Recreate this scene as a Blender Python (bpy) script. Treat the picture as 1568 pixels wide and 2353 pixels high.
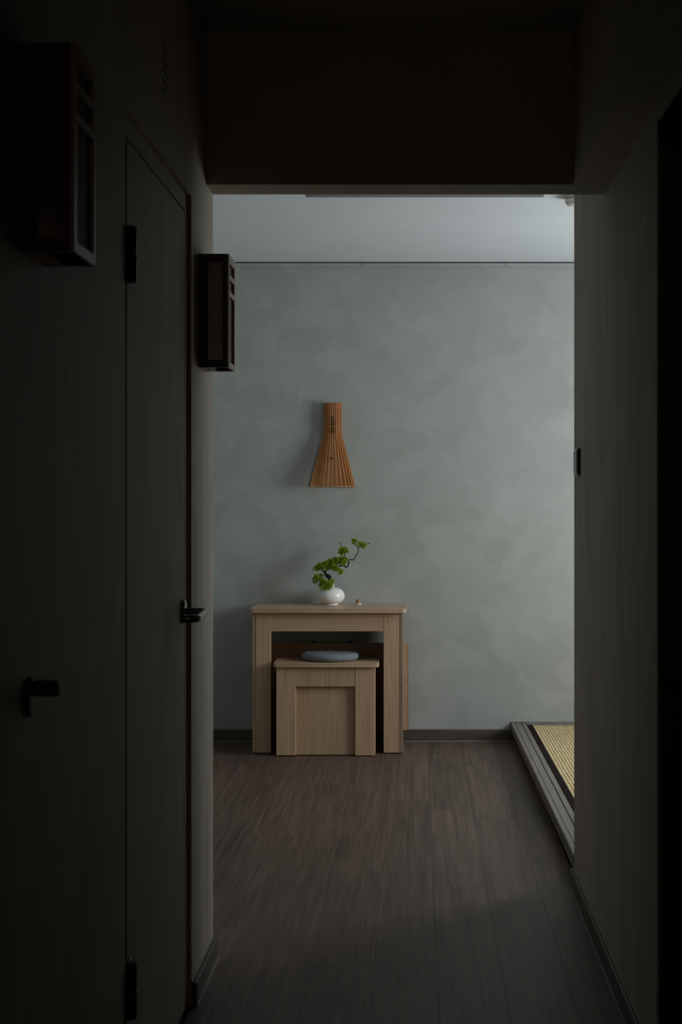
import bpy, bmesh, math, random
from mathutils import Vector, Matrix

random.seed(7)
for o in list(bpy.data.objects):
    bpy.data.objects.remove(o, do_unlink=True)
scene = bpy.context.scene
C = scene.collection
R = math.radians

# ------------------------------------------------------------------ camera
F = 50.0 / 36.0 * 2353.0            # focal length in pixels of the 1568x2353 frame
VX, VY, H = 956.0, 1148.0, 1.30     # vanishing point of the corridor, eye height
cam_d = bpy.data.cameras.new('camera')
cam_d.lens = 50.0
cam_d.sensor_width = 36.0
cam_d.sensor_height = 36.0
cam_d.sensor_fit = 'AUTO'
cam_d.shift_x = (784.0 - VX) / 2353.0
cam_d.shift_y = (VY - 1176.5) / 2353.0
cam_d.clip_start = 0.05
cam_d.dof.use_dof = True
cam_d.dof.focus_distance = 7.2
cam_d.dof.aperture_fstop = 11.0
cam = bpy.data.objects.new('camera', cam_d)
cam.location = (0, 0, H)
cam.rotation_euler = (R(90), 0, 0)
C.objects.link(cam)
scene.camera = cam

# ------------------------------------------------------------------ world, daylight, exposure
world = bpy.data.worlds.new('world')
scene.world = world
world.use_nodes = True
bg = world.node_tree.nodes['Background']
bg.inputs[0].default_value = (0.62, 0.72, 0.80, 1)
bg.inputs[1].default_value = 0.6

WY0, WY1, WZ0, WZ1, WX = 5.70, 6.90, 0.85, 2.10, 2.38     # window in the right wall of the tatami side
ld = bpy.data.lights.new('daylight', 'AREA')
ld.shape = 'RECTANGLE'
ld.size = WZ1 - WZ0
ld.size_y = WY1 - WY0
ld.energy = 77.0
ld.color = (0.965, 0.985, 1.0)
lo = bpy.data.objects.new('daylight', ld)
lo.location = (WX + 0.16, (WY0 + WY1) / 2, (WZ0 + WZ1) / 2)
lo.rotation_euler = (0, R(90), 0)
C.objects.link(lo)

vs = scene.view_settings
vs.view_transform = 'Standard'
vs.look = 'None'
vs.exposure = 0.0
vs.gamma = 1.0
vs.use_curve_mapping = False

# ------------------------------------------------------------------ materials
def new_mat(name):
    m = bpy.data.materials.new(name)
    m.use_nodes = True
    nt = m.node_tree
    b = nt.nodes['Principled BSDF']
    return m, nt, b

def plain(name, col, rough=0.5, metal=0.0, spec=0.5):
    m, nt, b = new_mat(name)
    b.inputs['Base Color'].default_value = (*col, 1)
    b.inputs['Roughness'].default_value = rough
    b.inputs['Metallic'].default_value = metal
    b.inputs['Specular IOR Level'].default_value = spec
    # faint procedural unevenness in gloss
    tc = nt.nodes.new('ShaderNodeTexCoord')
    nz = nt.nodes.new('ShaderNodeTexNoise')
    nz.inputs['Scale'].default_value = 18
    nz.inputs['Detail'].default_value = 3
    nt.links.new(tc.outputs['Object'], nz.inputs['Vector'])
    mr = nt.nodes.new('ShaderNodeMapRange')
    mr.inputs['To Min'].default_value = max(0.02, rough - 0.05)
    mr.inputs['To Max'].default_value = min(1.0, rough + 0.05)
    nt.links.new(nz.outputs['Fac'], mr.inputs['Value'])
    nt.links.new(mr.outputs['Result'], b.inputs['Roughness'])
    return m

def geo_pos(nt):
    return nt.nodes.new('ShaderNodeNewGeometry').outputs['Position']

def plaster(name, c_lo, c_hi, scale=(3.2, 3.2, 3.2), rough=0.72, bump=0.02):
    """trowelled mineral plaster: overlapping soft strokes"""
    m, nt, b = new_mat(name)
    L = nt.links
    mp = nt.nodes.new('ShaderNodeMapping')
    mp.inputs['Scale'].default_value = scale
    L.new(geo_pos(nt), mp.inputs['Vector'])
    n1 = nt.nodes.new('ShaderNodeTexNoise')
    n1.inputs['Scale'].default_value = 1.0
    n1.inputs['Detail'].default_value = 5
    n1.inputs['Roughness'].default_value = 0.55
    n1.inputs['Distortion'].default_value = 0.6
    L.new(mp.outputs[0], n1.inputs['Vector'])
    # warped voronoi cells read as trowel strokes
    vm = nt.nodes.new('ShaderNodeVectorMath'); vm.operation = 'MULTIPLY_ADD'
    L.new(n1.outputs['Color'], vm.inputs[0])
    vm.inputs[1].default_value = (1.1, 1.1, 1.1)
    L.new(mp.outputs[0], vm.inputs[2])
    vo = nt.nodes.new('ShaderNodeTexVoronoi')
    vo.feature = 'SMOOTH_F1'
    vo.inputs['Scale'].default_value = 2.2
    vo.inputs['Smoothness'].default_value = 0.35
    L.new(vm.outputs[0], vo.inputs['Vector'])
    sep = nt.nodes.new('ShaderNodeSeparateColor')
    L.new(vo.outputs['Color'], sep.inputs[0])
    mix = nt.nodes.new('ShaderNodeMix'); mix.data_type = 'FLOAT'
    mix.inputs['Factor'].default_value = 0.35
    L.new(n1.outputs['Fac'], mix.inputs[2])
    L.new(sep.outputs[0], mix.inputs[3])
    ramp = nt.nodes.new('ShaderNodeValToRGB')
    ramp.color_ramp.elements[0].position = 0.25
    ramp.color_ramp.elements[0].color = (*c_lo, 1)
    ramp.color_ramp.elements[1].position = 0.75
    ramp.color_ramp.elements[1].color = (*c_hi, 1)
    L.new(mix.outputs[0], ramp.inputs['Fac'])
    L.new(ramp.outputs['Color'], b.inputs['Base Color'])
    b.inputs['Roughness'].default_value = rough
    bp = nt.nodes.new('ShaderNodeBump')
    bp.inputs['Strength'].default_value = bump * 5
    bp.inputs['Distance'].default_value = 0.004
    L.new(mix.outputs[0], bp.inputs['Height'])
    L.new(bp.outputs[0], b.inputs['Normal'])
    return m

def wood(name, c_lo, c_hi, axis='Z', fine=55.0, along=2.2, rough=0.5, vary=0.12, bump=0.10, spec=0.4, pos=0.5, rings=80.0, ringw=0.035):
    m, nt, b = new_mat(name)
    L = nt.links
    tc = nt.nodes.new('ShaderNodeTexCoord')
    oi = nt.nodes.new('ShaderNodeObjectInfo')
    off = nt.nodes.new('ShaderNodeVectorMath'); off.operation = 'MULTIPLY_ADD'
    off.inputs[1].default_value = (7.3, 5.1, 9.7)
    L.new(oi.outputs['Random'], off.inputs[0])
    L.new(tc.outputs['Object'], off.inputs[2])
    def layer(f, a, det, dist):
        mp = nt.nodes.new('ShaderNodeMapping')
        mp.inputs['Scale'].default_value = {'X': (a, f, f), 'Y': (f, a, f), 'Z': (f, f, a)}[axis]
        L.new(off.outputs[0], mp.inputs['Vector'])
        n = nt.nodes.new('ShaderNodeTexNoise')
        n.inputs['Scale'].default_value = 1.0
        n.inputs['Detail'].default_value = det
        n.inputs['Distortion'].default_value = dist
        L.new(mp.outputs[0], n.inputs['Vector'])
        return n.outputs['Fac']
    g1 = layer(fine * 1.8, along, 4, 0.2)
    g2 = layer(fine * 0.30, along * 0.6, 3, 0.8)
    g3 = layer(fine * 5.0, along * 3, 2, 0.0)
    g4 = layer(fine * 0.16, along * 0.20, 1.0, 0.3)          # broad field whose contours make the cathedral figure
    k1 = nt.nodes.new('ShaderNodeMath'); k1.operation = 'MULTIPLY'
    L.new(g4, k1.inputs[0]); k1.inputs[1].default_value = rings
    k2 = nt.nodes.new('ShaderNodeMath'); k2.operation = 'SINE'
    L.new(k1.outputs[0], k2.inputs[0])
    k3 = nt.nodes.new('ShaderNodeMath'); k3.operation = 'MULTIPLY_ADD'
    L.new(k2.outputs[0], k3.inputs[0]); k3.inputs[1].default_value = ringw; k3.inputs[2].default_value = 0.11
    cur = k3.outputs[0]
    for g, w in ((g1, 0.36), (g2, 0.22), (g3, 0.20)):
        a3 = nt.nodes.new('ShaderNodeMath'); a3.operation = 'MULTIPLY_ADD'
        L.new(g, a3.inputs[0]); a3.inputs[1].default_value = w
        L.new(cur, a3.inputs[2])
        cur = a3.outputs[0]
    ramp = nt.nodes.new('ShaderNodeValToRGB')
    ramp.color_ramp.elements[0].position = pos - 0.14
    ramp.color_ramp.elements[0].color = (*c_lo, 1)
    ramp.color_ramp.elements[1].position = pos + 0.14
    ramp.color_ramp.elements[1].color = (*c_hi, 1)
    L.new(a3.outputs[0], ramp.inputs['Fac'])
    hsv = nt.nodes.new('ShaderNodeHueSaturation')
    mr = nt.nodes.new('ShaderNodeMapRange')
    mr.inputs['To Min'].default_value = 1 - vary
    mr.inputs['To Max'].default_value = 1 + vary
    L.new(oi.outputs['Random'], mr.inputs['Value'])
    L.new(mr.outputs[0], hsv.inputs['Value'])
    L.new(ramp.outputs['Color'], hsv.inputs['Color'])
    L.new(hsv.outputs[0], b.inputs['Base Color'])
    b.inputs['Roughness'].default_value = rough
    b.inputs['Specular IOR Level'].default_value = spec
    bp = nt.nodes.new('ShaderNodeBump')
    bp.inputs['Strength'].default_value = bump
    bp.inputs['Distance'].default_value = 0.002
    L.new(a3.outputs[0], bp.inputs['Height'])
    L.new(bp.outputs[0], b.inputs['Normal'])
    return m

def fabric(name, c_lo, c_hi, scale=900.0, rough=0.95, bump=0.4, stretch=(1, 1, 1)):
    m, nt, b = new_mat(name)
    L = nt.links
    tc = nt.nodes.new('ShaderNodeTexCoord')
    mp = nt.nodes.new('ShaderNodeMapping')
    mp.inputs['Scale'].default_value = stretch
    L.new(tc.outputs['Object'], mp.inputs['Vector'])
    n = nt.nodes.new('ShaderNodeTexNoise')
    n.inputs['Scale'].default_value = scale
    n.inputs['Detail'].default_value = 3
    L.new(mp.outputs[0], n.inputs['Vector'])
    ramp = nt.nodes.new('ShaderNodeValToRGB')
    ramp.color_ramp.elements[0].position = 0.35
    ramp.color_ramp.elements[0].color = (*c_lo, 1)
    ramp.color_ramp.elements[1].position = 0.65
    ramp.color_ramp.elements[1].color = (*c_hi, 1)
    L.new(n.outputs['Fac'], ramp.inputs['Fac'])
    L.new(ramp.outputs['Color'], b.inputs['Base Color'])
    b.inputs['Roughness'].default_value = rough
    b.inputs['Specular IOR Level'].default_value = 0.2
    bp = nt.nodes.new('ShaderNodeBump')
    bp.inputs['Strength'].default_value = bump
    bp.inputs['Distance'].default_value = 0.001
    L.new(n.outputs['Fac'], bp.inputs['Height'])
    L.new(bp.outputs[0], b.inputs['Normal'])
    return m

M = {}
M['wall'] = plaster('grey_plaster', (0.342, 0.358, 0.340), (0.408, 0.424, 0.410), scale=(4.2, 4.2, 4.2))
M['hall'] = plaster('hall_plaster', (0.355, 0.308, 0.250), (0.465, 0.405, 0.335), scale=(7, 7, 1.5))
M['ceiling'] = plaster('ceiling_paint', (0.68, 0.715, 0.775), (0.71, 0.745, 0.805), bump=0.004)
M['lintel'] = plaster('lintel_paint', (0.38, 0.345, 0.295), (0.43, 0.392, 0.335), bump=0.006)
M['floor'] = wood('dark_oak_plank', (0.046, 0.0280, 0.0215), (0.160, 0.105, 0.081), axis='Y', fine=44, along=1.8, rough=0.48, vary=0.13, bump=0.25, spec=0.42, rings=60.0, ringw=0.028)
M['subfloor'] = plain('dark_subfloor', (0.012, 0.010, 0.009), 0.8)
M['skirting'] = wood('dark_skirting', (0.064, 0.052, 0.041), (0.112, 0.092, 0.075), axis='X', fine=60, along=2.5, rough=0.45, vary=0.04)
M['skirting_y'] = wood('dark_skirting_long', (0.064, 0.052, 0.041), (0.112, 0.092, 0.075), axis='Y', fine=60, along=2.5, rough=0.45, vary=0.04)
M['caulk'] = plain('pale_sealant', (0.30, 0.29, 0.27), 0.6)
M['gap'] = plain('shadow_gap_dark', (0.03, 0.035, 0.035), 0.8)  # dark colour painting the shade in the ceiling gap and vent slots
M['oak_v'] = wood('pale_oak_upright', (0.415, 0.264, 0.165), (0.600, 0.408, 0.275), axis='Z', fine=90, along=2.6, rough=0.5, vary=0.05)
M['oak_h'] = wood('pale_oak_across', (0.415, 0.264, 0.168), (0.590, 0.403, 0.275), axis='X', fine=90, along=2.6, rough=0.36, vary=0.05)
M['oak_darker'] = wood('darker_oak', (0.20, 0.140, 0.100), (0.29, 0.208, 0.152), axis='Z', fine=90, along=2.6, rough=0.5, vary=0.04)  # darker brown oak for the right table side and the wall panel end
M['oak_warm'] = wood('orange_oak_board', (0.38, 0.225, 0.135), (0.54, 0.345, 0.215), axis='X', fine=90, along=2.2, rough=0.5, vary=0.03)
M['platform'] = wood('grey_ash_board', (0.130, 0.112, 0.094), (0.220, 0.195, 0.168), axis='Y', fine=60, along=2.4, rough=0.5, vary=0.06)
M['birch'] = wood('amber_birch', (0.50, 0.225, 0.080), (0.70, 0.350, 0.145), axis='Z', fine=80, along=3, rough=0.45, vary=0.06)
M['birch_board'] = wood('amber_birch_board', (0.27, 0.130, 0.055), (0.37, 0.190, 0.085), axis='Z', fine=80, along=3, rough=0.55, vary=0.02)
M['rosewood'] = wood('dark_red_wood', (0.045, 0.017, 0.010), (0.080, 0.034, 0.022), axis='Z', fine=80, along=3, rough=0.42, vary=0.08)
M['rosewood_lit'] = wood('dark_wood_daylit', (0.36, 0.265, 0.205), (0.48, 0.365, 0.290), axis='Z', fine=80, along=3, rough=0.45, vary=0.05)  # same dark wood, lightened to paint in room light on the lattice
M['lantern_panel'] = plain('dull_maroon_panel', (0.150, 0.105, 0.098), 0.7)
def translucent(m, col, fac):
    nt = m.node_tree
    b = nt.nodes['Principled BSDF']; out = nt.nodes['Material Output']
    t = nt.nodes.new('ShaderNodeBsdfTranslucent'); t.inputs[0].default_value = (*col, 1)
    x = nt.nodes.new('ShaderNodeMixShader'); x.inputs[0].default_value = fac
    nt.links.new(b.outputs[0], x.inputs[1]); nt.links.new(t.outputs[0], x.inputs[2])
    nt.links.new(x.outputs[0], out.inputs[0])
translucent(M['lantern_panel'], (0.95, 0.86, 0.84), 0.75)
M['slat_brown'] = wood('thin_brown_slat', (0.085, 0.045, 0.024), (0.145, 0.082, 0.048), axis='Z', fine=120, along=3, rough=0.6, vary=0.2)
M['black'] = plain('black_metal', (0.012, 0.012, 0.012), 0.38)
M['gunmetal'] = plain('dark_nickel', (0.16, 0.155, 0.145), 0.26, metal=1.0)
M['ceramic'] = plain('white_ceramic', (0.85, 0.84, 0.83), 0.22)
M['dish'] = plain('white_stone', (0.62, 0.58, 0.53), 0.5)
M['ball'] = wood('turned_oak', (0.20, 0.105, 0.045), (0.36, 0.205, 0.095), axis='Z', fine=120, along=20, rough=0.45, vary=0.05)
M['bark'] = fabric('dark_bark', (0.012, 0.010, 0.008), (0.030, 0.025, 0.020), scale=160, bump=0.8)
M['needle'] = fabric('pine_needle_green', (0.170, 0.300, 0.012), (0.560, 0.700, 0.090), scale=90, rough=0.6, bump=0.0)
translucent(M['needle'], (0.45, 0.70, 0.05), 0.35)
M['felt'] = fabric('blue_grey_felt', (0.135, 0.150, 0.175), (0.255, 0.275, 0.305), scale=260, bump=0.6)
M['rush'] = fabric('tatami_rush', (0.46, 0.345, 0.180), (0.68, 0.550, 0.325), scale=120, bump=0.5, stretch=(1, 0.35, 1))
M['heri'] = fabric('black_cloth_edge', (0.014, 0.010, 0.010), (0.024, 0.018, 0.018), scale=600)
M['heri'].node_tree.nodes['Principled BSDF'].inputs['Specular IOR Level'].default_value = 0.03
M['white_plastic'] = plain('white_plastic', (0.82, 0.82, 0.80), 0.45)
M['dark_plastic'] = plain('dark_plastic', (0.03, 0.03, 0.03), 0.4)
M['grey_glass'] = plain('grey_switch_face', (0.15, 0.155, 0.16), 0.25)
M['lamp_grey'] = plain('grey_lamp_housing', (0.20, 0.205, 0.21), 0.5)
M['lamp_opal'] = plain('opal_diffuser', (0.22, 0.225, 0.235), 0.5)
def pane_mat():
    m, nt, b = new_mat('window_glass')
    nt.nodes.remove(b)
    out = nt.nodes['Material Output']
    t = nt.nodes.new('ShaderNodeBsdfTransparent')
    t.inputs[0].default_value = (0.97, 0.99, 0.98, 1)
    g = nt.nodes.new('ShaderNodeBsdfGlossy'); g.inputs['Roughness'].default_value = 0.03
    x = nt.nodes.new('ShaderNodeMixShader'); x.inputs[0].default_value = 0.06
    nt.links.new(t.outputs[0], x.inputs[1]); nt.links.new(g.outputs[0], x.inputs[2])
    nt.links.new(x.outputs[0], out.inputs[0])
    return m
M['glass'] = pane_mat()

# ------------------------------------------------------------------ mesh helpers
def nb():
    return bmesh.new()

def box(bm, x0, x1, y0, y1, z0, z1, bev=0.0, seg=1):
    vs_ = [bm.verts.new(p) for p in ((x0, y0, z0), (x1, y0, z0), (x1, y1, z0), (x0, y1, z0),
                                     (x0, y0, z1), (x1, y0, z1), (x1, y1, z1), (x0, y1, z1))]
    fs = [bm.faces.new([vs_[i] for i in q]) for q in
          ((3, 2, 1, 0), (4, 5, 6, 7), (0, 1, 5, 4), (1, 2, 6, 5), (2, 3, 7, 6), (3, 0, 4, 7))]
    if bev > 0:
        es = list({e for f in fs for e in f.edges})
        bmesh.ops.bevel(bm, geom=es, offset=bev, segments=seg, affect='EDGES', profile=0.5)
    return bm

def boxes(*specs, bev=0.0, seg=1):
    bm = nb()
    for s in specs:
        box(bm, *s, bev=bev, seg=seg)
    return bm

def lathe(bm, prof, cx, cy, seg=40, a0=0.0, a1=2 * math.pi, sx=1.0, sy=1.0):
    full = abs((a1 - a0) - 2 * math.pi) < 1e-6
    n = seg if full else seg + 1
    rings = []
    for (r, z) in prof:
        if r < 1e-6 and full:
            rings.append([bm.verts.new((cx, cy, z))])
        else:
            rings.append([bm.verts.new((cx + sx * r * math.cos(a0 + (a1 - a0) * i / seg),
                                        cy + sy * r * math.sin(a0 + (a1 - a0) * i / seg), z)) for i in range(n)])
    for p, q in zip(rings[:-1], rings[1:]):
        cnt = seg
        for i in range(cnt):
            j = (i + 1) % n
            if len(p) == 1 and len(q) == 1:
                continue
            if len(p) == 1:
                bm.faces.new((p[0], q[j], q[i]))
            elif len(q) == 1:
                bm.faces.new((p[i], p[j], q[0]))
            else:
                bm.faces.new((p[i], p[j], q[j], q[i]))
    return bm

def sweep(bm, pts, rad, seg=12, up=Vector((0, 0, 1)), cap=True):
    """tube along pts; rad[i] is a number or (side, up) half-axes"""
    pts = [Vector(p) for p in pts]
    rings = []
    for i, p in enumerate(pts):
        t = (pts[min(i + 1, len(pts) - 1)] - pts[max(i - 1, 0)]).normalized()
        u = up - t * up.dot(t)
        if u.length < 1e-4:
            u = Vector((0, 1, 0)) - t * t.y
        u.normalize()
        s = t.cross(u)
        r = rad[i] if isinstance(rad, (list, tuple)) else rad
        a, b_ = r if isinstance(r, (list, tuple)) else (r, r)
        rings.append([bm.verts.new(p + s * (a * math.cos(2 * math.pi * k / seg)) + u * (b_ * math.sin(2 * math.pi * k / seg)))
                      for k in range(seg)])
    for p, q in zip(rings[:-1], rings[1:]):
        for k in range(seg):
            bm.faces.new((p[k], p[(k + 1) % seg], q[(k + 1) % seg], q[k]))
    if cap:
        bm.faces.new(rings[0][::-1]); bm.faces.new(rings[-1])
    return bm

def catmull(pts, n=6):
    P = [Vector(p) for p in pts]
    P = [P[0] * 2 - P[1]] + P + [P[-1] * 2 - P[-2]]
    out = []
    for i in range(1, len(P) - 2):
        for k in range(n):
            t = k / n
            a, b_, c, d = P[i - 1], P[i], P[i + 1], P[i + 2]
            out.append(0.5 * ((2 * b_) + (c - a) * t + (2 * a - 5 * b_ + 4 * c - d) * t * t + (3 * b_ - a - 3 * c + d) * t ** 3))
    out.append(P[-2])
    return out

def prism(bm, outline, depth_vec):
    a = [bm.verts.new(Vector(p)) for p in outline]
    d = Vector(depth_vec)
    b_ = [bm.verts.new(Vector(p) + d) for p in outline]
    bm.faces.new(a[::-1]); bm.faces.new(b_)
    n = len(a)
    for i in range(n):
        bm.faces.new((a[i], a[(i + 1) % n], b_[(i + 1) % n], b_[i]))
    return bm

def rounded_rect(x0, x1, y0, y1, r, seg=6, corners=(1, 1, 1, 1)):
    pts = []
    for (cx, cy, a, on, px, py) in ((x1 - r, y0 + r, -90, corners[0], x1, y0), (x1 - r, y1 - r, 0, corners[1], x1, y1),
                                    (x0 + r, y1 - r, 90, corners[2], x0, y1), (x0 + r, y0 + r, 180, corners[3], x0, y0)):
        if on:
            for k in range(seg + 1):
                t = R(a + 90 * k / seg)
                pts.append((cx + r * math.cos(t), cy + r * math.sin(t)))
        else:
            pts.append((px, py))
    return pts

def world_loc(o):
    v = Vector((0, 0, 0))
    while o is not None:
        v += o.location
        o = o.parent
    return v

def obj(name, bm, mat, parent=None, smooth=None, origin=None):
    bmesh.ops.recalc_face_normals(bm, faces=bm.faces[:])
    if origin is None:
        xs = [v.co.x for v in bm.verts]; ys = [v.co.y for v in bm.verts]; zs = [v.co.z for v in bm.verts]
        origin = Vector(((min(xs) + max(xs)) / 2, (min(ys) + max(ys)) / 2, min(zs)))
    else:
        origin = Vector(origin)
    bmesh.ops.translate(bm, verts=bm.verts[:], vec=-origin)
    me = bpy.data.meshes.new(name)
    bm.to_mesh(me); bm.free()
    if smooth is not None:
        for p in me.polygons:
            p.use_smooth = True
        me.set_sharp_from_angle(angle=R(smooth))
    me.materials.append(mat)
    o = bpy.data.objects.new(name, me)
    C.objects.link(o)
    if parent is not None:
        o.parent = parent
        o.location = origin - world_loc(parent)
    else:
        o.location = origin
    return o

def tag(o, label, cat, group=None, kind=None):
    o['label'] = label
    o['category'] = cat
    if group: o['group'] = group
    if kind: o['kind'] = kind
    return o

def thing(name, loc, label, cat, group=None, kind=None):
    o = bpy.data.objects.new(name, None)
    o.empty_display_size = 0.05
    o.location = loc
    C.objects.link(o)
    return tag(o, label, cat, group, kind)

def copy_tree(src, delta, label):
    c = src.copy(); C.objects.link(c)
    c.location = src.location + Vector(delta)
    c['label'] = label
    for ch in [o for o in bpy.data.objects if o.parent == src]:
        d = ch.copy(); C.objects.link(d); d.parent = c
        for g in [o for o in bpy.data.objects if o.parent == ch]:
            e = g.copy(); C.objects.link(e); e.parent = d
    return c

# ------------------------------------------------------------------ room shell
XL, XR = -0.5754, 0.533            # hall side walls
YB = 7.655                         # far wall
YL, YRW = 4.035, 4.785             # ends of the left and right hall walls
ZC, ZH = 2.578, 2.592              # ceilings: room, hall
ZS = 2.1655                        # underside of lintel and soffit
XRL, XRR = -1.95, WX               # room extents
YN = -5.60                         # behind the camera
TH = 0.12
D0, D1, DZ = 2.815, 3.644, 2.078   # door recess in the left wall
RD0, RD1 = 2.28, 3.155             # doorway in the right wall

# far wall
tag(obj('wall_back', boxes((XRL - TH, XRR + TH, YB, YB + TH, 0, ZC + 0.15)), M['wall']),
    'grey trowelled plaster wall at the far end of the room', 'wall', kind='structure')
# left hall wall with door recess
tag(obj('wall_left', boxes((XL - TH, XL, YN, D0, 0, ZH), (XL - TH, XL, D1, YL, 0, ZH), (XL - TH, XL, D0, D1, DZ, ZH)), M['hall']),
    'dim grey plaster wall on the left side of the hall', 'wall', kind='structure')
# room wall stub turning left
tag(obj('wall_room_left', boxes((XRL, XL - TH, YL - TH, YL, 0, ZC + 0.15), (XRL - TH, XRL, YL - TH, YB, 0, ZC + 0.15)), M['wall']),
    'plaster wall of the room hidden behind the left hall wall', 'wall', kind='structure')
# right hall wall with doorway up to the soffit
tag(obj('wall_right', boxes((XR, XR + TH, RD1, YRW, 0, ZC + 0.14), (XR, XR + TH, YN, RD0, 0, ZC + 0.14), (XR, XR + TH, RD0, RD1, ZS, ZC + 0.14)), M['hall']),
    'dim grey plaster wall on the right side of the hall', 'wall', kind='structure')
# tatami side: near wall and window wall
tag(obj('wall_room_right', boxes((XR + TH, XRR, YRW - TH, YRW, 0, ZC + 0.15),
                                 (XRR, XRR + TH, YRW - TH, WY0, 0, ZC + 0.15), (XRR, XRR + TH, WY1, YB, 0, ZC + 0.15),
                                 (XRR, XRR + TH, WY0, WY1, 0, WZ0), (XRR, XRR + TH, WY0, WY1, WZ1, ZC + 0.15)), M['wall']),
    'plaster wall with the window beside the tatami platform', 'wall', kind='structure')
tag(obj('wall_behind', boxes((XL - TH, XR + TH, YN - TH, YN, 0, ZH)), M['hall']),
    'plaster wall closing the hall behind the viewer', 'wall', kind='structure')
# small dark room behind the right doorway
tag(obj('wall_side_room', boxes((1.75, 1.85, 1.9, 3.5, 0, ZH), (XR + TH, 1.75, 1.9, 2.0, 0, ZH), (XR + TH, 1.75, 3.4, 3.5, 0, ZH), (XR + TH, 1.75, 2.0, 3.4, 2.45, ZH)), M['hall']),
    'walls of the unlit room through the right doorway', 'wall', kind='structure')
# ceilings
tag(obj('ceiling', boxes((XRL, XRR, YL, YB, ZC, ZC + 0.15)), M['ceiling']),
    'smooth white ceiling of the bright room', 'ceiling', kind='structure')
tag(obj('ceiling_hall', boxes((XL - TH, XR, YN, YL - 0.001, ZH, ZH + 0.12)), M['lintel']),
    'unlit ceiling of the hall in front of the beam', 'ceiling', kind='structure')
tag(obj('trim_1', boxes((XL + 0.0005, XR - 0.0005, 3.907, YL - 0.0005, ZS, ZH - 0.0005)), M['lintel']),
    'dark boxed beam crossing above the opening to the room', 'beam', kind='structure')
tag(obj('trim_2', boxes((0.4325, XR - 0.0005, YN, 3.9065, ZS, ZH - 0.0005)), M['hall']),
    'boxed soffit running along the top of the right hall wall', 'soffit', kind='structure')

# window (lights the room from the right, outside the picture)
win = thing('window_1', (WX + 0.06, (WY0 + WY1) / 2, WZ0), 'window in the right wall above the tatami platform', 'window', kind='structure')
fw = 0.045
obj('window_frame', boxes((WX + 0.03, WX + 0.09, WY0, WY1, WZ0, WZ0 + fw), (WX + 0.03, WX + 0.09, WY0, WY1, WZ1 - fw, WZ1),
                          (WX + 0.03, WX + 0.09, WY0, WY0 + fw, WZ0 + fw, WZ1 - fw), (WX + 0.03, WX + 0.09, WY1 - fw, WY1, WZ0 + fw, WZ1 - fw)), M['white_plastic'], win)
ym = (WY0 + WY1) / 2
obj('mullion', boxes((WX + 0.035, WX + 0.085, ym - 0.02, ym + 0.02, WZ0 + fw, WZ1 - fw)), M['white_plastic'], win)
for (a, b_) in ((WY0 + fw, ym - 0.02), (ym + 0.02, WY1 - fw)):
    obj('pane', boxes((WX + 0.057, WX + 0.061, a, b_, WZ0 + fw, WZ1 - fw)), M['glass'], win)

# floor: dark planks, 176 mm wide, 1.17 m long, stepped joints
floor = tag(obj('floor', boxes((XRL - TH, XRR + TH, YN - TH, YB + TH, -0.06, -0.009)), M['subfloor']),
            'dark brown wooden plank floor of hall and room', 'floor', kind='structure')
PW, PL, GAP = 0.176, 1.17, 0.0005
cache = {}
def plank(x0, x1, y0, y1):
    w, l = round(x1 - x0 - GAP, 4), round(y1 - y0 - GAP, 4)
    if w < 0.004 or l < 0.004: return
    key = (w, l)
    if key not in cache:
        bm = nb(); box(bm, -w / 2, w / 2, -l / 2, l / 2, -0.008, 0.0)
        es = [e for e in bm.edges if all(v.co.z > -0.001 for v in e.verts)]
        bmesh.ops.bevel(bm, geom=es, offset=0.0002, segments=1, affect='EDGES')
        bmesh.ops.recalc_face_normals(bm, faces=bm.faces[:])
        me = bpy.data.meshes.new('plank'); bm.to_mesh(me); bm.free()
        me.materials.append(M['floor'])
        cache[key] = me
    o = bpy.data.objects.new('plank', cache[key]); C.objects.link(o)
    o.parent = floor
    o.location = Vector(((x0 + x1) / 2, (y0 + y1) / 2, 0)) - floor.location
for i in range(-10, 4):
    x0 = 0.060 - PW + i * PW; x1 = x0 + PW
    j0 = 3.79 - 0.175 * i
    n = -6
    while j0 + n * PL < YB:
        a, b_ = j0 + n * PL, j0 + (n + 1) * PL
        n += 1
        # the room part and the hall part have different side limits
        for (ya, yb, xa, xb) in ((YN, YL, XL, XR), (YL, YRW, XRL, XR), (YRW, YB, XRL, 0.548)):
            aa, bb = max(a, ya), min(b_, yb)
            xx0, xx1 = max(x0, xa), min(x1, xb)
            if bb <= aa or xx1 <= xx0: continue
            # merge through limits that do not cut this column
            if ya == YN and x0 >= XL and x1 <= XR: bb = min(b_, YB)
            elif ya > YN and x0 >= XL and x1 <= XR and a < ya: continue
            elif ya == YL and x1 <= XR: bb = min(b_, YB)
            elif ya == YRW and x1 <= XR and a < ya: continue
            plank(xx0, xx1, aa, bb)

# baseboards
def skirting(name, label, spec, cspec, mat, tspec):
    t = tag(obj(name, boxes(spec, bev=0.004, seg=2), mat), label, 'baseboard', kind='structure')
    obj('sealant_line', boxes(cspec), M['caulk'], t)
    obj('top_sealant', boxes(tspec), M['caulk'], t)
    return t
ST = 0.014
skirting('baseboard_back', 'dark low baseboard along the far plaster wall', (XRL, 0.548, YB - ST, YB, 0.0005, 0.064),
         (XRL, 0.548, YB - ST - 0.005, YB - ST, 0.0005, 0.004), M['skirting'], (XRL, 0.548, YB - 0.005, YB - 0.0003, 0.0642, 0.0675))
skirting('baseboard_left', 'dark short baseboard between left hall door and wall end', (XL, XL + ST, D1 + 0.002, YL - 0.001, 0.0005, 0.062),
         (XL + ST, XL + ST + 0.004, D1 + 0.002, YL - 0.001, 0.0005, 0.005), M['skirting_y'], (XL + 0.0003, XL + 0.004, D1 + 0.002, YL - 0.001, 0.0622, 0.0645))
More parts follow.
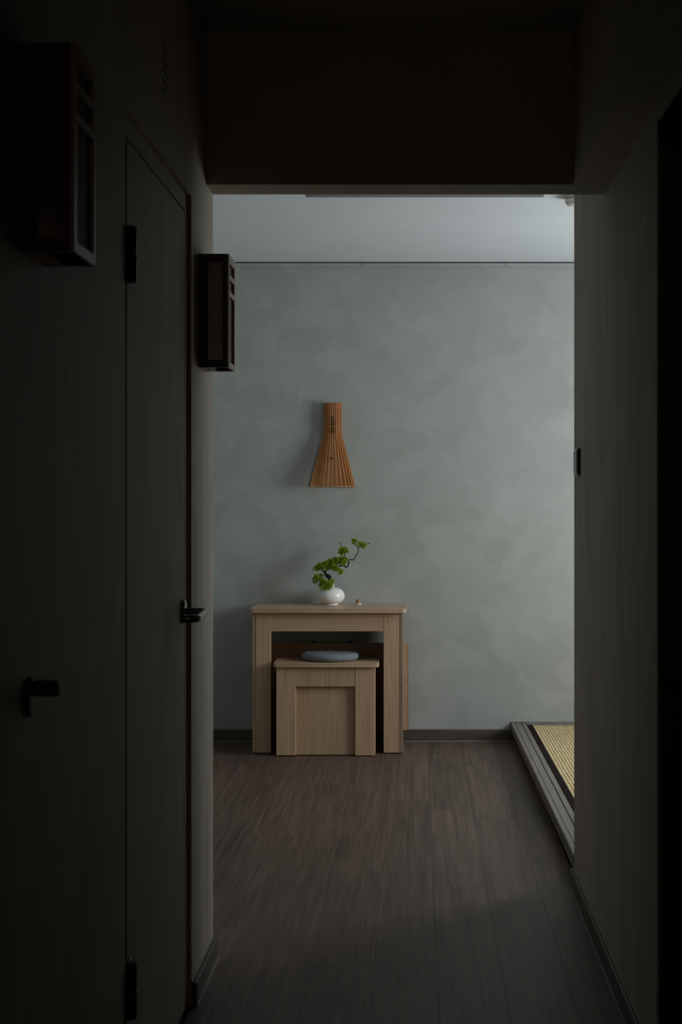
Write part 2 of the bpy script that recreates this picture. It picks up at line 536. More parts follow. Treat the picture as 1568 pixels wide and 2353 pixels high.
skirting('baseboard_right', 'dark long baseboard along the right hall wall', (XR - ST, XR, RD1 + 0.002, YRW - 0.001, 0.0005, 0.062),
         (XR - ST - 0.003, XR - ST, RD1 + 0.002, YRW - 0.001, 0.0005, 0.004), M['skirting_y'], (XR - 0.005, XR - 0.0003, RD1 + 0.002, YRW - 0.001, 0.0622, 0.0650))

# thin picture rail under the room ceiling, in three lengths
rail = thing('trim_3', (-0.3, YB, ZC - 0.03), 'thin plaster-coloured strip where far wall meets white ceiling', 'trim', kind='structure')
cuts = [XRL, -0.290, 0.482, XRR]
for a, b_ in zip(cuts[:-1], cuts[1:]):
    obj('strip', boxes((a + 0.001, b_ - 0.001, YB - 0.010, YB, ZC - 0.026, ZC - 0.006), bev=0.002), M['wall'], rail)
obj('shadow_gap', boxes((XRL, XRR, YB - 0.006, YB, ZC - 0.0055, ZC - 0.0005)), M['gap'], rail)  # solid dark bar painting the shade above the strip

# ------------------------------------------------------------------ left door (hidden, plastered like the wall)
DP = XL - 0.0111                                   # door plane, recessed
door = thing('door_1', (DP - 0.02, (D0 + D1) / 2, 0), 'flush grey plastered door in the left hall wall with lever handle', 'door', kind='structure')
obj('leaf', boxes((DP - 0.035, DP, 2.883, 3.6085, 0.006, 2.030), bev=0.0015), M['hall'], door)
obj('door_frame', boxes((DP - 0.05, DP, 3.6115, D1 - 0.0005, 0, DZ - 0.0005), (DP - 0.05, DP, D0 + 0.0005, 3.6105, 2.0355, DZ - 0.0005)), M['hall'], door)
obj('hinge_jamb', boxes((DP - 0.05, DP - 0.012, D0 + 0.0005, 2.880, 0, 2.035)), M['dark_plastic'], door)  # blackened to paint the shade in the gap beside the leaf
obj('frame_backing', boxes((XL - TH + 0.005, DP - 0.052, D0 + 0.0005, D1 - 0.0005, 0, DZ - 0.0005)), M['dark_plastic'], door)
for z0 in (1.733, 0.264):
    hg = obj('hinge', boxes((DP - 0.012, DP + 0.010, D0 + 0.008, D0 + 0.067, z0 + 0.004, z0 + 0.108), bev=0.001), M['black'], door)
    for (a, b_) in ((0.0, 0.0548), (0.0572, 0.112)):
        bm = nb(); lathe(bm, [(0.0, z0 + a), (0.0125, z0 + a), (0.0145, z0 + a + 0.003), (0.0145, z0 + b_ - 0.003), (0.0125, z0 + b_), (0.0, z0 + b_)], XL + 0.0042, D0 + 0.024, seg=18)
        obj('barrel', bm, M['black'], hg, smooth=40)
    bm = nb(); lathe(bm, [(0.0, z0 + 0.0545), (0.006, z0 + 0.0545), (0.006, z0 + 0.0575), (0.0, z0 + 0.0575)], XL + 0.0042, D0 + 0.024, seg=14)
    obj('pin', bm, M['gunmetal'], hg, smooth=40)
# lever handle
HY, HZ = 3.563, 1.020
hd = nb()
pts = []
for k in range(24):
    t = 2 * math.pi * k / 24
    pts.append((DP, HY + 0.021 * math.cos(t) * abs(math.cos(t)) ** -0.25 if abs(math.cos(t)) > 1e-3 else HY, HZ + 0.030 * math.sin(t) * (abs(math.sin(t)) ** -0.25 if abs(math.sin(t)) > 1e-3 else 1)))
prism(hd, pts, (0.010, 0, 0))
bmesh.ops.bevel(hd, geom=[e for e in hd.edges if all(v.co.x > DP + 0.005 for v in e.verts)], offset=0.003, segments=3, affect='EDGES')
hd_o = obj('rosette', hd, M['gunmetal'], door, smooth=50)
bm = nb()
path = catmull([(DP + 0.008, HY, HZ), (DP + 0.036, HY, HZ), (DP + 0.053, HY - 0.004, HZ), (DP + 0.0605, HY - 0.022, HZ - 0.001), (DP + 0.0605, HY - 0.070, HZ - 0.004), (DP + 0.0590, HY - 0.112, HZ - 0.007), (DP + 0.0500, HY - 0.128, HZ - 0.008), (DP + 0.034, HY - 0.132, HZ - 0.008), (DP + 0.020, HY - 0.132, HZ - 0.008)], 6)
n = len(path)
rad = []
for i in range(n):
    t = i / (n - 1)
    a = 0.0090 if t < 0.2 else 0.0070
    b_ = 0.0085 + 0.0010 * min(1, max(0, (t - 0.2) * 4))
    if i == n - 1: a *= 0.7; b_ *= 0.8
    rad.append((a, b_))
sweep(bm, path, rad, seg=16)
obj('lever', bm, M['gunmetal'], hd_o, smooth=60)

# ------------------------------------------------------------------ right doorway frame
rdoor = thing('door_2', (XR, (RD0 + RD1) / 2, 0), 'open doorway to an unlit room in the right hall wall', 'doorway', kind='structure')
obj('frame_face', boxes((XR - 0.003, XR + TH, RD1 - 0.034, RD1 - 0.0005, 0, ZS - 0.0005), (XR - 0.003, XR + TH, RD0 + 0.0005, RD0 + 0.034, 0, ZS - 0.0005),
                        (XR - 0.003, XR + TH, RD0 + 0.0345, RD1 - 0.0345, ZS - 0.034, ZS - 0.0005), bev=0.0015), M['hall'], rdoor)
obj('jamb_shade', boxes((XR + 0.003, XR + TH, RD1 - 0.0355, RD1 - 0.0345, 0, ZS - 0.0355), (XR + 0.003, XR + TH, RD0 + 0.0345, RD1 - 0.0345, ZS - 0.0355, ZS - 0.0345)), M['black'], rdoor)  # black sheets added to paint the unlit shade of the jamb and head
obj('door_stop', boxes((XR + 0.05, XR + 0.075, RD1 - 0.046, RD1 - 0.0360, 0, ZS - 0.036), (XR + 0.05, XR + 0.075, RD0 + 0.0345, RD0 + 0.046, 0, ZS - 0.035)), M['lintel'], rdoor)

# ------------------------------------------------------------------ light switch on right wall
sw = thing('wall_switch', (XR, 4.645, 1.379), 'flat black square light switch at the end of the right hall wall', 'switch')
obj('housing', boxes((XR - 0.0085, XR, 4.595, 4.689, 1.379, 1.466), bev=0.001), M['black'], sw)
obj('face_plate', boxes((XR - 0.0115, XR - 0.0086, 4.597, 4.688, 1.380, 1.465), bev=0.001), M['grey_glass'], sw)
for a in (4.600, 4.630, 4.660):
    obj('rocker', boxes((XR - 0.0135, XR - 0.0116, a, a + 0.026, 1.386, 1.459), bev=0.0006), M['grey_glass'], sw)

# ------------------------------------------------------------------ round vent on left wall
VYc, VZc, VR = 3.222, 2.287, 0.066
vent = thing('round_vent', (XL, VYc, VZc - VR), 'round louvred air vent high on the left hall wall', 'vent')
bm = nb()
prism(bm, [(XL, VYc + VR * math.cos(2 * math.pi * k / 40), VZc + VR * math.sin(2 * math.pi * k / 40)) for k in range(40)], (0.0006, 0, 0))
obj('vent_plate', bm, M['hall'], vent, smooth=40)
for k in range(6):
    z = VZc - 0.0545 + k * 0.0218
    hw = math.sqrt(max(0.0, 0.063 ** 2 - (z - VZc) ** 2))
    xa, xb = XL + 0.0006, XL + 0.0014
    bm = nb(); prism(bm, [(xa, VYc - hw * 0.1, z), (xa, VYc + hw * 0.55, z - 0.0042), (xa, VYc + hw * 0.98, z - 0.0034), (xa, VYc + hw, z + 0.001), (xa, VYc + hw * 0.9, z + 0.0042), (xa, VYc + hw * 0.4, z + 0.0026)], (0.0006, 0, 0))
    obj('slot', bm, M['gap'], vent)
    bm = nb(); prism(bm, [(xa, VYc - hw * 0.9, z - 0.001), (xa, VYc - hw * 0.1, z - 0.001), (xa, VYc - hw * 0.1, z + 0.001), (xa, VYc - hw * 0.9, z + 0.001)], (0.0004, 0, 0))
    obj('louvre', bm, M['hall'], vent)

# ------------------------------------------------------------------ box lanterns on left wall
def lantern(y0, y1, z0, z1, label):
    x0, x1 = XL + 0.0005, XL + 0.0805
    t = thing('box_lantern', (x0, (y0 + y1) / 2, z0), label, 'wall lamp', 'box lanterns on the left hall wall')
    h = z1 - z0
    st = 0.012
    # four posts and the rails of the two sides
    post = []
    for (ya, yb) in ((y0, y0 + st), (y1 - st, y1)):
        post += [(x0, x0 + 0.024, ya, yb, z0, z1), (x1 - 0.016, x1 - 0.0062, ya, yb, z0, z1),
                 (x0 + 0.024, x1 - 0.016, ya, yb, z0, z0 + 0.019), (x0 + 0.024, x1 - 0.016, ya, yb, z1 - 0.020, z1)]
    obj('side_frame', boxes(*post), M['rosewood'], t)
    for (ya, yb) in ((y0 + 0.004, y0 + 0.007), (y1 - 0.007, y1 - 0.004)):
        obj('side_panel', boxes((x0 + 0.0243, x1 - 0.0163, ya, yb, z0 + 0.0193, z1 - 0.0203)), M['lantern_panel'], t)
    # lattice facing the hall
    lat = obj('lattice', boxes((x1 - 0.006, x1, y0, y0 + 0.018, z0, z1), (x1 - 0.006, x1, y1 - 0.012, y1, z0, z1),
                               *[(x1 - 0.006, x1, y0 + 0.018, y1 - 0.012, z1 - b_ * h, z1 - a * h) for (a, b_) in
                                 ((0.0, 0.075), (0.172, 0.216), (0.318, 0.364), (0.948, 1.0))]), M['rosewood_lit'], t)
    n = 9
    for k in range(n):
        ya = y0 + 0.0185 + (y1 - y0 - 0.031) * k / n
        obj('slat', boxes((x1 - 0.013 - 0.002 * (k % 2), x1 - 0.0065, ya, ya + 0.0070, z0 + 0.004, z1 - 0.012)), M['slat_brown'], t)
    obj('top_board', boxes((x0, x1 - 0.0165, y0 + st + 0.0005, y1 - st - 0.0005, z1 - 0.010, z1)), M['rosewood'], t)
    bb = obj('bottom_board', boxes((x0, x0 + 0.032, y0 + st + 0.0005, y1 - st - 0.0005, z0, z0 + 0.008)), M['rosewood_lit'], t)
    bm = nb(); lathe(bm, [(0, z0 - 0.0022), (0.002, z0 - 0.002), (0.0028, z0 - 0.0003), (0, z0 - 0.0003)], x0 + 0.018, (y0 + y1) / 2, seg=12)
    obj('screw', bm, M['black'], bb, smooth=40)
    obj('back_board', boxes((x0, x0 + 0.006, y0 + st + 0.0005, y1 - st - 0.0005, z0 + 0.0085, z1 - 0.0105)), M['rosewood'], t)
    return t
lantern(2.060, 2.198, 1.660, 1.962, 'dark wooden box lantern on the left hall wall nearest the viewer, above the peg')
lantern(3.760, 3.890, 1.650, 1.950, 'box lantern of dark wood with lattice face at the end of the left hall wall')

# dark peg on the near left wall
hk = thing('wall_peg', (XL, 2.125, 1.01), 'stubby dark peg on the left hall wall beneath the nearest box lantern', 'hook')
bm = nb()
prism(bm, [(XL + 0.0003, 2.108 + 0.018 * math.cos(2 * math.pi * k / 24), 1.008 + 0.030 * math.sin(2 * math.pi * k / 24)) for k in range(24)], (0.007, 0, 0))
obj('back_plate', bm, M['slat_brown'], hk, smooth=40)
obj('peg', boxes((XL + 0.0075, XL + 0.047, 2.100, 2.124, 1.0085, 1.0315), bev=0.0045, seg=3), M['slat_brown'], hk, smooth=50)

# ------------------------------------------------------------------ tatami platform
PT = 0.1017
X0p = 0.511
plat = thing('tatami_platform', (1.5, 6.2, 0), 'low grey wooden platform edge framing the tatami mats at right', 'platform')
def skew(bm):
    for v in bm.verts:
        v.co.x += 0.0205 * (YB - v.co.y) / (YB - YRW)
    return bm
def board(name, spec, bev=0.002, sk=True):
    bm = boxes(spec, bev=bev)
    return obj(name, skew(bm) if sk else bm, M['platform'], plat)
YP0, YP1 = YRW + 0.001, YB - 0.0005
board('nosing', (X0p, 0.5315, YP0, YP1, PT - 0.046, PT), 0.003)
board('edge_board', (0.5325, 0.5645, YP0, YP1, PT - 0.030, PT - 0.0015))
board('edge_board', (0.5670, 0.5910, YP0, YP1, PT - 0.030, PT - 0.0008))
obj('toe_kick', boxes((0.5545, 0.562, YP0, YP1, 0, PT - 0.0465)), M['lintel'], plat)
obj('deck', boxes((0.6130, XRR - 0.001, YP0, YP1, 0.02, PT - 0.034)), M['lintel'], plat)
board('rear_board', (0.5930, XRR - 0.001, 7.582, YP1, PT - 0.033, PT + 0.001), 0.002, False)
obj('sealant_line', boxes((X0p, XRR - 0.001, YP1 - 0.005, YP1, PT + 0.0015, PT + 0.005)), M['caulk'], plat)

def tatami(x0, x1, y0, y1, label):
    t = thing('tatami_mat', ((x0 + x1) / 2, (y0 + y1) / 2, PT - 0.0335), label, 'tatami mat', 'tatami mats on the platform')
    hw = 0.029
    z0, zt = PT - 0.0335, PT - 0.003
    sk = skew if x0 < 1.0 else (lambda b: b)
    obj('core', sk(boxes((x0 + 0.002, x1 - 0.002, y0, y1, z0, zt - 0.0045))), M['rush'], t)
    for (a, b_) in ((x0, x0 + hw), (x1 - hw, x1)):
        obj('cloth_border', sk(boxes((a, b_, y0, y1, zt - 0.004, zt + 0.0015), bev=0.001)), M['heri'], t)
    # ribbed rush surface, one rib every 15 mm
    a, b_ = x0 + hw, x1 - hw
    nr = max(1, round((b_ - a) / 0.0150)); w = (b_ - a) / nr
    bm = nb(); rows = []
    for k in range(nr):
        for q in range(6):
            u = q / 6
            z = zt - 0.004 + 0.0032 * math.sqrt(max(0.0, math.sin(math.pi * u)))
            rows.append((a + (k + u) * w, z))
    rows.append((b_, zt - 0.004))
    A = [bm.verts.new((x, y0 + 0.001, z)) for x, z in rows]
    B = [bm.verts.new((x, y1 - 0.001, z)) for x, z in rows]
    E0 = bm.verts.new((a, y0 + 0.001, zt - 0.0044)); E1 = bm.verts.new((b_, y0 + 0.001, zt - 0.0044))
    for k in range(len(rows) - 1):
        bm.faces.new((A[k], A[k + 1], B[k + 1], B[k]))
    bm.faces.new([E0, E1] + A[::-1])
    obj('woven_rush', sk(bm), M['rush'], t, smooth=75)
    return t
tatami(0.5920, 1.4620, 6.186, 7.581, 'ribbed straw tatami mat touching the far wall')
tatami(0.5925, 1.4625, 4.800, 6.184, 'ribbed straw tatami mat nearer the right hall wall end')
tatami(1.4860, XRR - 0.01, 6.186, 7.581, 'straw tatami mat under the window at the far wall')
tatami(1.4860, XRR - 0.01, 4.800, 6.184, 'straw tatami mat under the window nearer the hall')

# ------------------------------------------------------------------ wall panel behind the table
wp = thing('folding_wall_panel', (-0.43, YB - 0.03, 0.06), 'orange wooden panel fixed low on the wall behind the console table', 'panel')
obj('panel_board', boxes((-0.815, -0.0445, 7.600, 7.622, 0.066, 0.534), bev=0.0015), M['oak_warm'], wp)
obj('end_edging', boxes((-0.0443, -0.0405, 7.600, 7.622, 0.066, 0.534), bev=0.001), M['oak_darker'], wp)
obj('wall_batten', boxes((-0.78, -0.075, 7.6225, YB - 0.0005, 0.09, 0.13), (-0.78, -0.075, 7.6225, YB - 0.0005, 0.47, 0.52)), M['oak_warm'], wp)
for x in (-0.545, -0.348):
    obj('clip', boxes((x - 0.008, x + 0.008, 7.606, 7.620, 0.5345, 0.543), (x - 0.003, x + 0.003, 7.603, 7.612, 0.543, 0.552), bev=0.001), M['black'], wp)

# ------------------------------------------------------------------ console table
TZ = 0.7433
TX0, TX1 = -0.8365, -0.0672
TF = 7.275
table = thing('console_table', ((TX0 + TX1) / 2, 7.45, 0), 'pale oak console table against the far wall holding the white vase', 'table')
bm = nb()
prism(bm, [(x, y, TZ - 0.021) for x, y in rounded_rect(TX0 - 0.0125, TX1 + 0.0175, 7.245, 7.6535, 0.020, 6, (1, 0, 0, 1))], (0, 0, 0.021))
bmesh.ops.bevel(bm, geom=[e for e in bm.edges if abs(e.verts[0].co.z - e.verts[1].co.z) < 1e-6], offset=0.0015, segments=2, affect='EDGES')
obj('table_top', bm, M['oak_h'], table, smooth=35)
LB = 0.005
SL = TX0 + 0.017
SR = TX1 - 0.0205
obj('leg', boxes((SL, SL + 0.0775, TF, TF + 0.022, LB, TZ - 0.0213), bev=0.001), M['oak_v'], table)
obj('leg', boxes((SR - 0.077, SR, TF, TF + 0.022, LB, TZ - 0.0213), bev=0.001), M['oak_v'], table)
obj('apron', boxes((SL + 0.078, SR - 0.0775, TF + 0.001, TF + 0.020, TZ - 0.1175, TZ - 0.0213), bev=0.0008), M['oak_h'], table)
obj('side_panel', boxes((TX0, SL - 0.0006, TF + 0.003, 7.598, LB, TZ - 0.0213), bev=0.001), M['oak_v'], table)
obj('side_panel', boxes((SR + 0.0006, TX1, TF + 0.003, 7.598, LB, TZ - 0.0213), bev=0.001), M['oak_darker'], table)
for (x, y) in ((SL + 0.03, TF + 0.011), (SR - 0.03, TF + 0.011), (TX0 + 0.009, 7.52), (TX1 - 0.01, 7.52)):
    bm = nb(); lathe(bm, [(0, 0.0003), (0.007, 0.0003), (0.007, LB - 0.0002), (0, LB - 0.0002)], x, y, seg=12)
    obj('foot', bm, M['dark_plastic'], table, smooth=40)

# ------------------------------------------------------------------ stool under the table
SZ = 0.4735
SX0, SX1 = -0.7065, -0.2065
SF = 7.200
stool = thing('oak_stool', ((SX0 + SX1) / 2, 7.33, 0), 'pale oak block stool with recessed front tucked under the console table', 'stool')
bm = nb()
prism(bm, [(x, y, SZ - 0.021) for x, y in rounded_rect(SX0 - 0.014, SX1 + 0.019, 7.184, 7.452, 0.014, 5, (1, 1, 1, 1))], (0, 0, 0.021))
bmesh.ops.bevel(bm, geom=[e for e in bm.edges if abs(e.verts[0].co.z - e.verts[1].co.z) < 1e-6], offset=0.0015, segments=2, affect='EDGES')
obj('seat', bm, M['oak_h'], stool, smooth=35)
zt = SZ - 0.0213
obj('front_stile', boxes((SX0, SX0 + 0.0975, SF, SF + 0.020, LB, zt), bev=0.001), M['oak_v'], stool)
obj('front_stile', boxes((SX1 - 0.1000, SX1, SF, SF + 0.020, LB - 0.001, zt), bev=0.001), M['oak_v'], stool)
xm = SX0 + 0.251
obj('front_rail', boxes((SX0 + 0.0982, xm - 0.0004, SF + 0.001, SF + 0.019, zt - 0.099, zt), bev=0.0008), M['oak_v'], stool)
obj('front_rail', boxes((xm + 0.0004, SX1 - 0.1007, SF + 0.001, SF + 0.019, zt - 0.099, zt), bev=0.0008), M['oak_v'], stool)
obj('front_panel', boxes((SX0 + 0.02, SX1 - 0.02, SF + 0.0205, SF + 0.034, LB, zt - 0.002)), M['oak_v'], stool)
obj('side_panel', boxes((SX0, SX0 + 0.018, SF + 0.036, 7.436, LB, zt)), M['oak_v'], stool)
obj('side_panel', boxes((SX1 - 0.018, SX1, SF + 0.036, 7.436, LB, zt)), M['oak_v'], stool)
for (x, y) in ((SX0 + 0.05, SF + 0.010), (SX1 - 0.05, SF + 0.010), (SX0 + 0.009, 7.42), (SX1 - 0.009, 7.42)):
    bm = nb(); lathe(bm, [(0, 0.0003), (0.006, 0.0003), (0.006, LB - 0.0013), (0, LB - 0.0013)], x, y, seg=12)
    obj('foot', bm, M['dark_plastic'], stool, smooth=40)

# round felt pad
PCX, PCY = -0.4425, 7.338
bm = nb()
prof = [(0.0, SZ + 0.0003), (0.118, SZ + 0.0003)]
for k in range(13):
    t = R(-90 + 180 * k / 12)
    prof.append((0.124 + 0.025 * math.cos(t), SZ + 0.0205 + 0.0200 * math.sin(t)))
prof += [(0.07, SZ + 0.0425), (0.0, SZ + 0.0430)]
lathe(bm, prof, PCX, PCY, seg=56, sy=0.90)
pad = tag(obj('seat_pad', bm, M['felt'], smooth=60), 'round blue-grey felt cushion lying on the oak stool', 'cushion')

# ------------------------------------------------------------------ vase, pine, incense holder
VXc, VYc2 = -0.4515, 7.535
vase_prof = [(0.0, 0.0003), (0.0410, 0.0003), (0.0420, 0.0010), (0.0420, 0.0060), (0.0405, 0.0085)]
a, hgt = 0.0748, 0.0460
for k in range(1, 22):
    t = R(-58 + 126 * k / 21)
    vase_prof.append((a * math.cos(t) ** 0.72, 0.0468 + hgt * math.sin(t)))
vase_prof += [(0.0215, 0.0915), (0.0182, 0.0945), (0.0175, 0.1050), (0.0185, 0.1085), (0.0170, 0.1095), (0.0148, 0.1070), (0.0140, 0.0950), (0.0, 0.0930)]
vase = thing('round_vase', (VXc, VYc2, TZ), 'squat white ceramic vase with short neck on the console table', 'vase')
bm = nb(); lathe(bm, [(r, TZ + z) for r, z in vase_prof[:2]] + [(r, TZ + z) for r, z in vase_prof[2:5]], VXc, VYc2, seg=48)
obj('foot_ring', bm, M['ceramic'], vase, smooth=50)
bm = nb(); lathe(bm, [(0.030, TZ + 0.0075)] + [(r, TZ + z) for r, z in vase_prof[5:26]] + [(r, TZ + z) for r, z in vase_prof[26:]], VXc, VYc2, seg=56)
obj('body', bm, M['ceramic'], vase, smooth=50)

def P(zx, zy, dy=0.0):                     # bonsai sketch measured in the enlarged crop
    y = VYc2 - 0.012 + dy
    return Vector(((640 + zx / 5.6 - VX) * y / F, y, H - (1200 + zy / 5.6 - VY) * y / F))
pine = thing('bonsai_pine', (VXc, VYc2, TZ + 0.0935), 'small green bonsai pine with a crooked branch growing from the white vase', 'plant')
def limb(name, pts, r0, r1, parent=pine, seg=9, jit=0.0):
    p = catmull([P(*q) for q in pts], 5)
    n = len(p)
    rr = [r0 + (r1 - r0) * i / (n - 1) + random.uniform(-jit, jit) for i in range(n)]
    bm = nb(); sweep(bm, p, rr, seg=seg)
    return obj(name, bm, M['bark'], parent, smooth=60)
limb('trunk', [(672, 842, .012), (668, 790, .010), (662, 735, .004), (640, 695, .0), (608, 668, .0), (598, 640, .0), (640, 600, .005), (720, 575, .006), (790, 566, .004)], 0.0085, 0.0042, jit=0.0014)
limb('burl', [(612, 700, -.004), (640, 690, -.006), (660, 705, -.004), (668, 722, -.002)], 0.010, 0.008, jit=0.002)
br = limb('branch', [(780, 568, .004), (830, 555, .003), (878, 580, .0), (900, 545, .0), (914, 512, .0)], 0.0038, 0.0032)
limb('branch', [(905, 530, .0), (912, 484, .0), (968, 482, .0), (990, 440, .0), (1024, 388, .0), (1030, 335, .0), (1062, 308, .0), (1130, 278, .0), (1184, 273, .0)], 0.0030, 0.0017)
limb('branch', [(830, 560, .006), (856, 480, .008), (852, 420, .004), (835, 370, .0), (815, 305, .0), (797, 255, .0)], 0.0030, 0.0016)
limb('branch', [(1030, 340, .0), (1005, 300, .0), (980, 262, .0)], 0.0022, 0.0014)
limb('branch', [(600, 650, .0), (540, 600, -.005), (490, 598, -.008)], 0.0040, 0.0020)
limb('branch', [(660, 740, .0), (590, 760, -.006), (500, 735, -.010)], 0.0042, 0.0020)
limb('branch', [(690, 580, .004), (740, 610, -.006), (790, 632, -.010)], 0.0026, 0.0016)

def pad_mesh(blobs, tufts, ln, ups=0.5):
    """needle tufts scattered over the listed blobs (crop x, crop y, crop radius, depth)"""
    bm = nb()
    wts = [b_[2] ** 2 for b_ in blobs]
    for _ in range(tufts):
        cx, cy, r, dy = random.choices(blobs, wts)[0]
        d = Vector((random.gauss(0, 1), random.gauss(0, 1), random.gauss(ups * 0.6, 1))).normalized()
        rw = r / 5.6 * 7.52 / F
        base = P(cx, cy, dy) + d * (rw * random.uniform(0.15, 0.74)) * Vector((1, 1.15, 0.85)).length / 1.74
        axis = (d + Vector((0, 0, ups))).normalized()
        for _n in range(22):
            v = (axis + Vector((random.gauss(0, .55), random.gauss(0, .55), random.gauss(0, .55)))).normalized()
            l = ln * random.uniform(0.65, 1.1)
            side = v.cross(Vector((random.gauss(0, 1), random.gauss(0, 1), random.gauss(0, 1)))).normalized() * 0.0009
            s2 = v.cross(side).normalized() * 0.0009
            q = [bm.verts.new(base + side), bm.verts.new(base - side * 0.6 + s2), bm.verts.new(base - side * 0.6 - s2)]
            tip = bm.verts.new(base + v * l)
            for k in range(3):
                bm.faces.new((q[k], q[(k + 1) % 3], tip))
    return bm
def foliage(blobs, tufts, ln=0.0155, ups=0.45):
    bm = pad_mesh([(x, y, r * 0.98, d) for x, y, r, d in blobs], int(tufts * 1.25), ln, ups)
    o = obj('needle_pad', bm, M['needle'], pine)
    o['kind'] = 'stuff'
    return o
foliage([(492, 722, 58, -.005), (470, 760, 36, 0), (545, 700, 42, .008)], 62)
foliage([(575, 775, 62, -.012), (635, 805, 70, -.030), (560, 815, 46, -.026), (685, 765, 40, -.010), (605, 838, 46, -.050), (668, 832, 42, -.046)], 150)
foliage([(486, 597, 48, -.004), (545, 572, 58, -.006), (612, 548, 60, .006), (640, 560, 48, -.004), (600, 590, 40, -.012)], 120)
foliage([(668, 522, 58, .0), (735, 500, 58, -.004), (800, 492, 58, .006), (858, 482, 46, .0), (840, 520, 40, -.008), (760, 530, 44, .01)], 170)
foliage([(700, 588, 48, -.012), (745, 600, 40, -.014), (790, 632, 42, -.010)], 66)
foliage([(832, 368, 62, -.002), (808, 380, 40, .006), (862, 380, 38, -.006)], 80)
foliage([(982, 252, 46, .0)], 20)
foliage([(1040, 284, 36, -.003), (1102, 292, 44, .0)], 34)

inc = thing('incense_holder', (-0.3085, 7.545, TZ), 'tiny wooden ball on a small white disc beside the vase', 'ornament')
bm = nb(); lathe(bm, [(0, TZ + 0.0003), (0.0190, TZ + 0.0003), (0.0200, TZ + 0.0015), (0.0200, TZ + 0.0065), (0.0185, TZ + 0.0080), (0, TZ + 0.0080)], -0.3085, 7.545, seg=32)
obj('disc', bm, M['dish'], inc, smooth=40)
bm = nb()
lathe(bm, [(0.0, TZ + 0.0081), (0.006, TZ + 0.0082)] + [(0.0103 * math.cos(R(-60 + 145 * k / 12)), TZ + 0.0180 + 0.0108 * math.sin(R(-60 + 145 * k / 12))) for k in range(13)] + [(0, TZ + 0.0288)], -0.3085, 7.545, seg=24)
obj('ball', bm, M['ball'], inc, smooth=50)

# ------------------------------------------------------------------ slatted wall lamp
LX, LZ0, LZ1 = -0.4470, 1.367, 1.8185
LH = LZ1 - LZ0
lamp = thing('slatted_wall_lamp', (LX, YB, LZ0), 'amber slatted wood wall lamp flaring downwards above the vase', 'wall lamp')
def rad_at(f):                               # f measured from the top
    if f < 0.33: return 0.0500
    if f < 0.42:
        t = (f - 0.33) / 0.09
        return 0.0500 + 0.0060 * t * t
    return 0.0560 + (0.1235 - 0.0560) * (f - 0.42) / 0.58
LYB = YB - 0.0095
bm = nb()
fr = [0, 0.33, 0.36, 0.39, 0.42, 0.7, 1.0]
out = [(LX + (rad_at(f) - 0.004), YB - 0.0005, LZ1 - f * LH) for f in fr] + [(LX - (rad_at(f) - 0.004), YB - 0.0005, LZ1 - f * LH) for f in fr[::-1]]
prism(bm, out, (0, -0.008, 0))
obj('back_board', bm, M['birch_board'], lamp)
fin_me = None
for k in range(15):
    th = R(-81.5 + 12 * k)
    if fin_me is None:
        bm = nb()
        fz = [0, 0.2, 0.33, 0.36, 0.39, 0.42, 0.7, 1.0]
        pr = [(rad_at(f), 0, -f * LH) for f in fz] + [(rad_at(f) - 0.013, 0, -f * LH) for f in fz[::-1]]
        prism(bm, [(x, -0.0014, z) for x, y, z in pr], (0, 0.0028, 0))
        bmesh.ops.recalc_face_normals(bm, faces=bm.faces[:])
        fin_me = bpy.data.meshes.new('slat'); bm.to_mesh(fin_me); bm.free()
        fin_me.materials.append(M['birch'])
    o = bpy.data.objects.new('slat', fin_me); C.objects.link(o)
    o.parent = lamp
    o.location = Vector((LX, LYB, LZ1)) - lamp.location
    o.rotation_euler = (0, 0, -math.pi / 2 + th)
for f in (0.046, 0.284, 0.992):
    r = rad_at(f) - 0.0045
    p = [(LX + r * math.sin(R(-88 + 176 * k / 28)), LYB - r * math.cos(R(-88 + 176 * k / 28)), LZ1 - f * LH) for k in range(29)]
    bm = nb(); sweep(bm, p, (0.0020, 0.0016) if False else 0.0017, seg=6)
    obj('hoop', bm, M['birch'], lamp, smooth=50)
bm = nb(); lathe(bm, [(0, 1.655), (0.011, 1.655), (0.013, 1.66), (0.013, 1.735), (0.010, 1.745), (0, 1.745)], LX + 0.002, LYB - 0.022, seg=18)
obj('lamp_holder', bm, M['black'], lamp, smooth=40)
bm = nb(); sweep(bm, [(LX - 0.002, LYB + 0.001, 1.5207), (LX - 0.002, LYB - 0.020, 1.5207), (LX - 0.002, LYB - 0.024, 1.5207), (LX - 0.002, LYB - 0.026, 1.5207)], [0.0062, 0.0062, 0.005, 0.002], seg=16)
obj('screw', bm, M['gunmetal'], lamp, smooth=40)

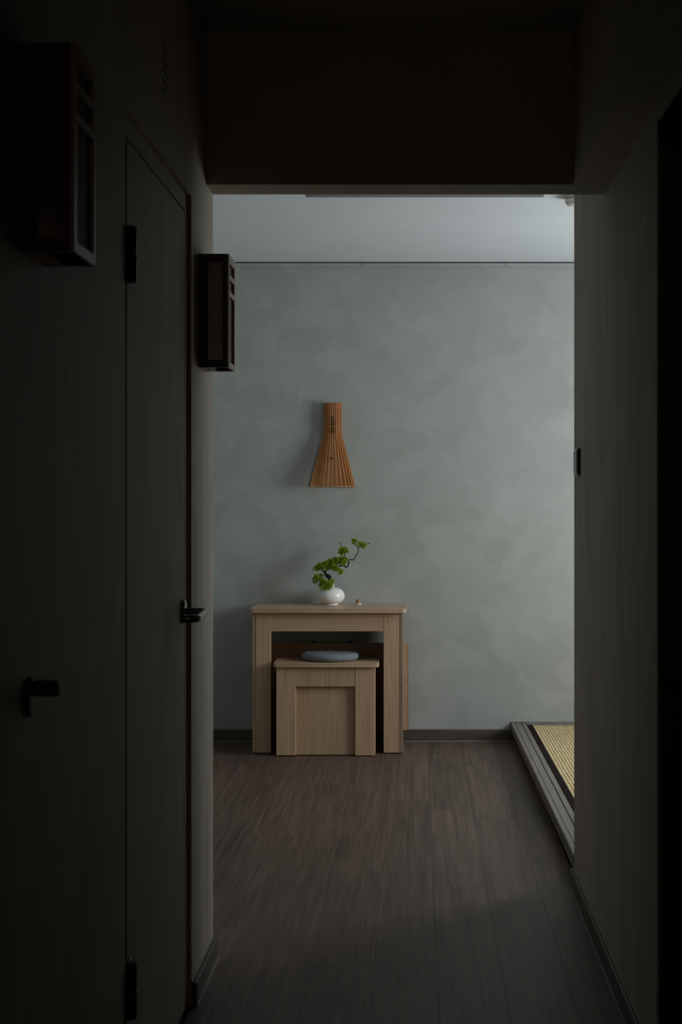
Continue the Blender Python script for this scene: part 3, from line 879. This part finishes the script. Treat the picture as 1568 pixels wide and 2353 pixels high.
# ------------------------------------------------------------------ ceiling fittings
cl = thing('ceiling_light', (0.035, 5.25, ZC), 'flat grey rectangular lamp under the room ceiling behind the beam', 'ceiling lamp')
obj('housing', boxes((-0.432, 0.502, 4.95, 5.575, 2.484, ZC - 0.0005), bev=0.003), M['lamp_grey'], cl)
obj('diffuser', boxes((-0.40, 0.47, 4.98, 5.545, 2.4785, 2.4838)), M['lamp_opal'], cl)

sd = thing('smoke_detector', (0.692, 6.0, ZC), 'round white smoke detector on the ceiling at upper right', 'smoke detector')
bm = nb(); lathe(bm, [(0, ZC - 0.0005), (0.062, ZC - 0.0005), (0.062, ZC - 0.010), (0.058, ZC - 0.011), (0, ZC - 0.011)], 0.692, 6.0, seg=40)
obj('base', bm, M['white_plastic'], sd, smooth=40)
bm = nb(); lathe(bm, [(0, ZC - 0.0112), (0.057, ZC - 0.0112), (0.057, ZC - 0.0140), (0, ZC - 0.0140)], 0.692, 6.0, seg=40)
obj('grille', bm, M['dark_plastic'], sd, smooth=40)
bm = nb(); lathe(bm, [(0, ZC - 0.0142), (0.062, ZC - 0.0142), (0.062, ZC - 0.024), (0.054, ZC - 0.034), (0.038, ZC - 0.040), (0, ZC - 0.041)], 0.692, 6.0, seg=40)
obj('cap', bm, M['white_plastic'], sd, smooth=40)

# added unseen lamp behind the viewer, a dim warm fill for the hall
hl = thing('hall_fill_lamp', (-0.05, -5.0, ZH), 'added unseen ceiling lamp behind the viewer giving dim warm fill light', 'ceiling lamp')
bm = nb(); lathe(bm, [(0, ZH - 0.0005), (0.075, ZH - 0.0005), (0.075, ZH - 0.018), (0, ZH - 0.018)], -0.05, -5.0, seg=32)
obj('base', bm, M['white_plastic'], hl, smooth=40)
bm = nb(); lathe(bm, [(0.066, ZH - 0.0182), (0.066, ZH - 0.03), (0.05, ZH - 0.036), (0.0, ZH - 0.038)], -0.05, -5.0, seg=32)
obj('shade', bm, M['lamp_opal'], hl, smooth=40)
pl = bpy.data.lights.new('hall_fill_light', 'POINT')
pl.energy = 8.0
pl.color = (1.0, 0.80, 0.56)
pl.shadow_soft_size = 0.06
po = bpy.data.objects.new('hall_fill_light', pl)
po.location = (0, 0, -0.12)
po.parent = hl
C.objects.link(po)
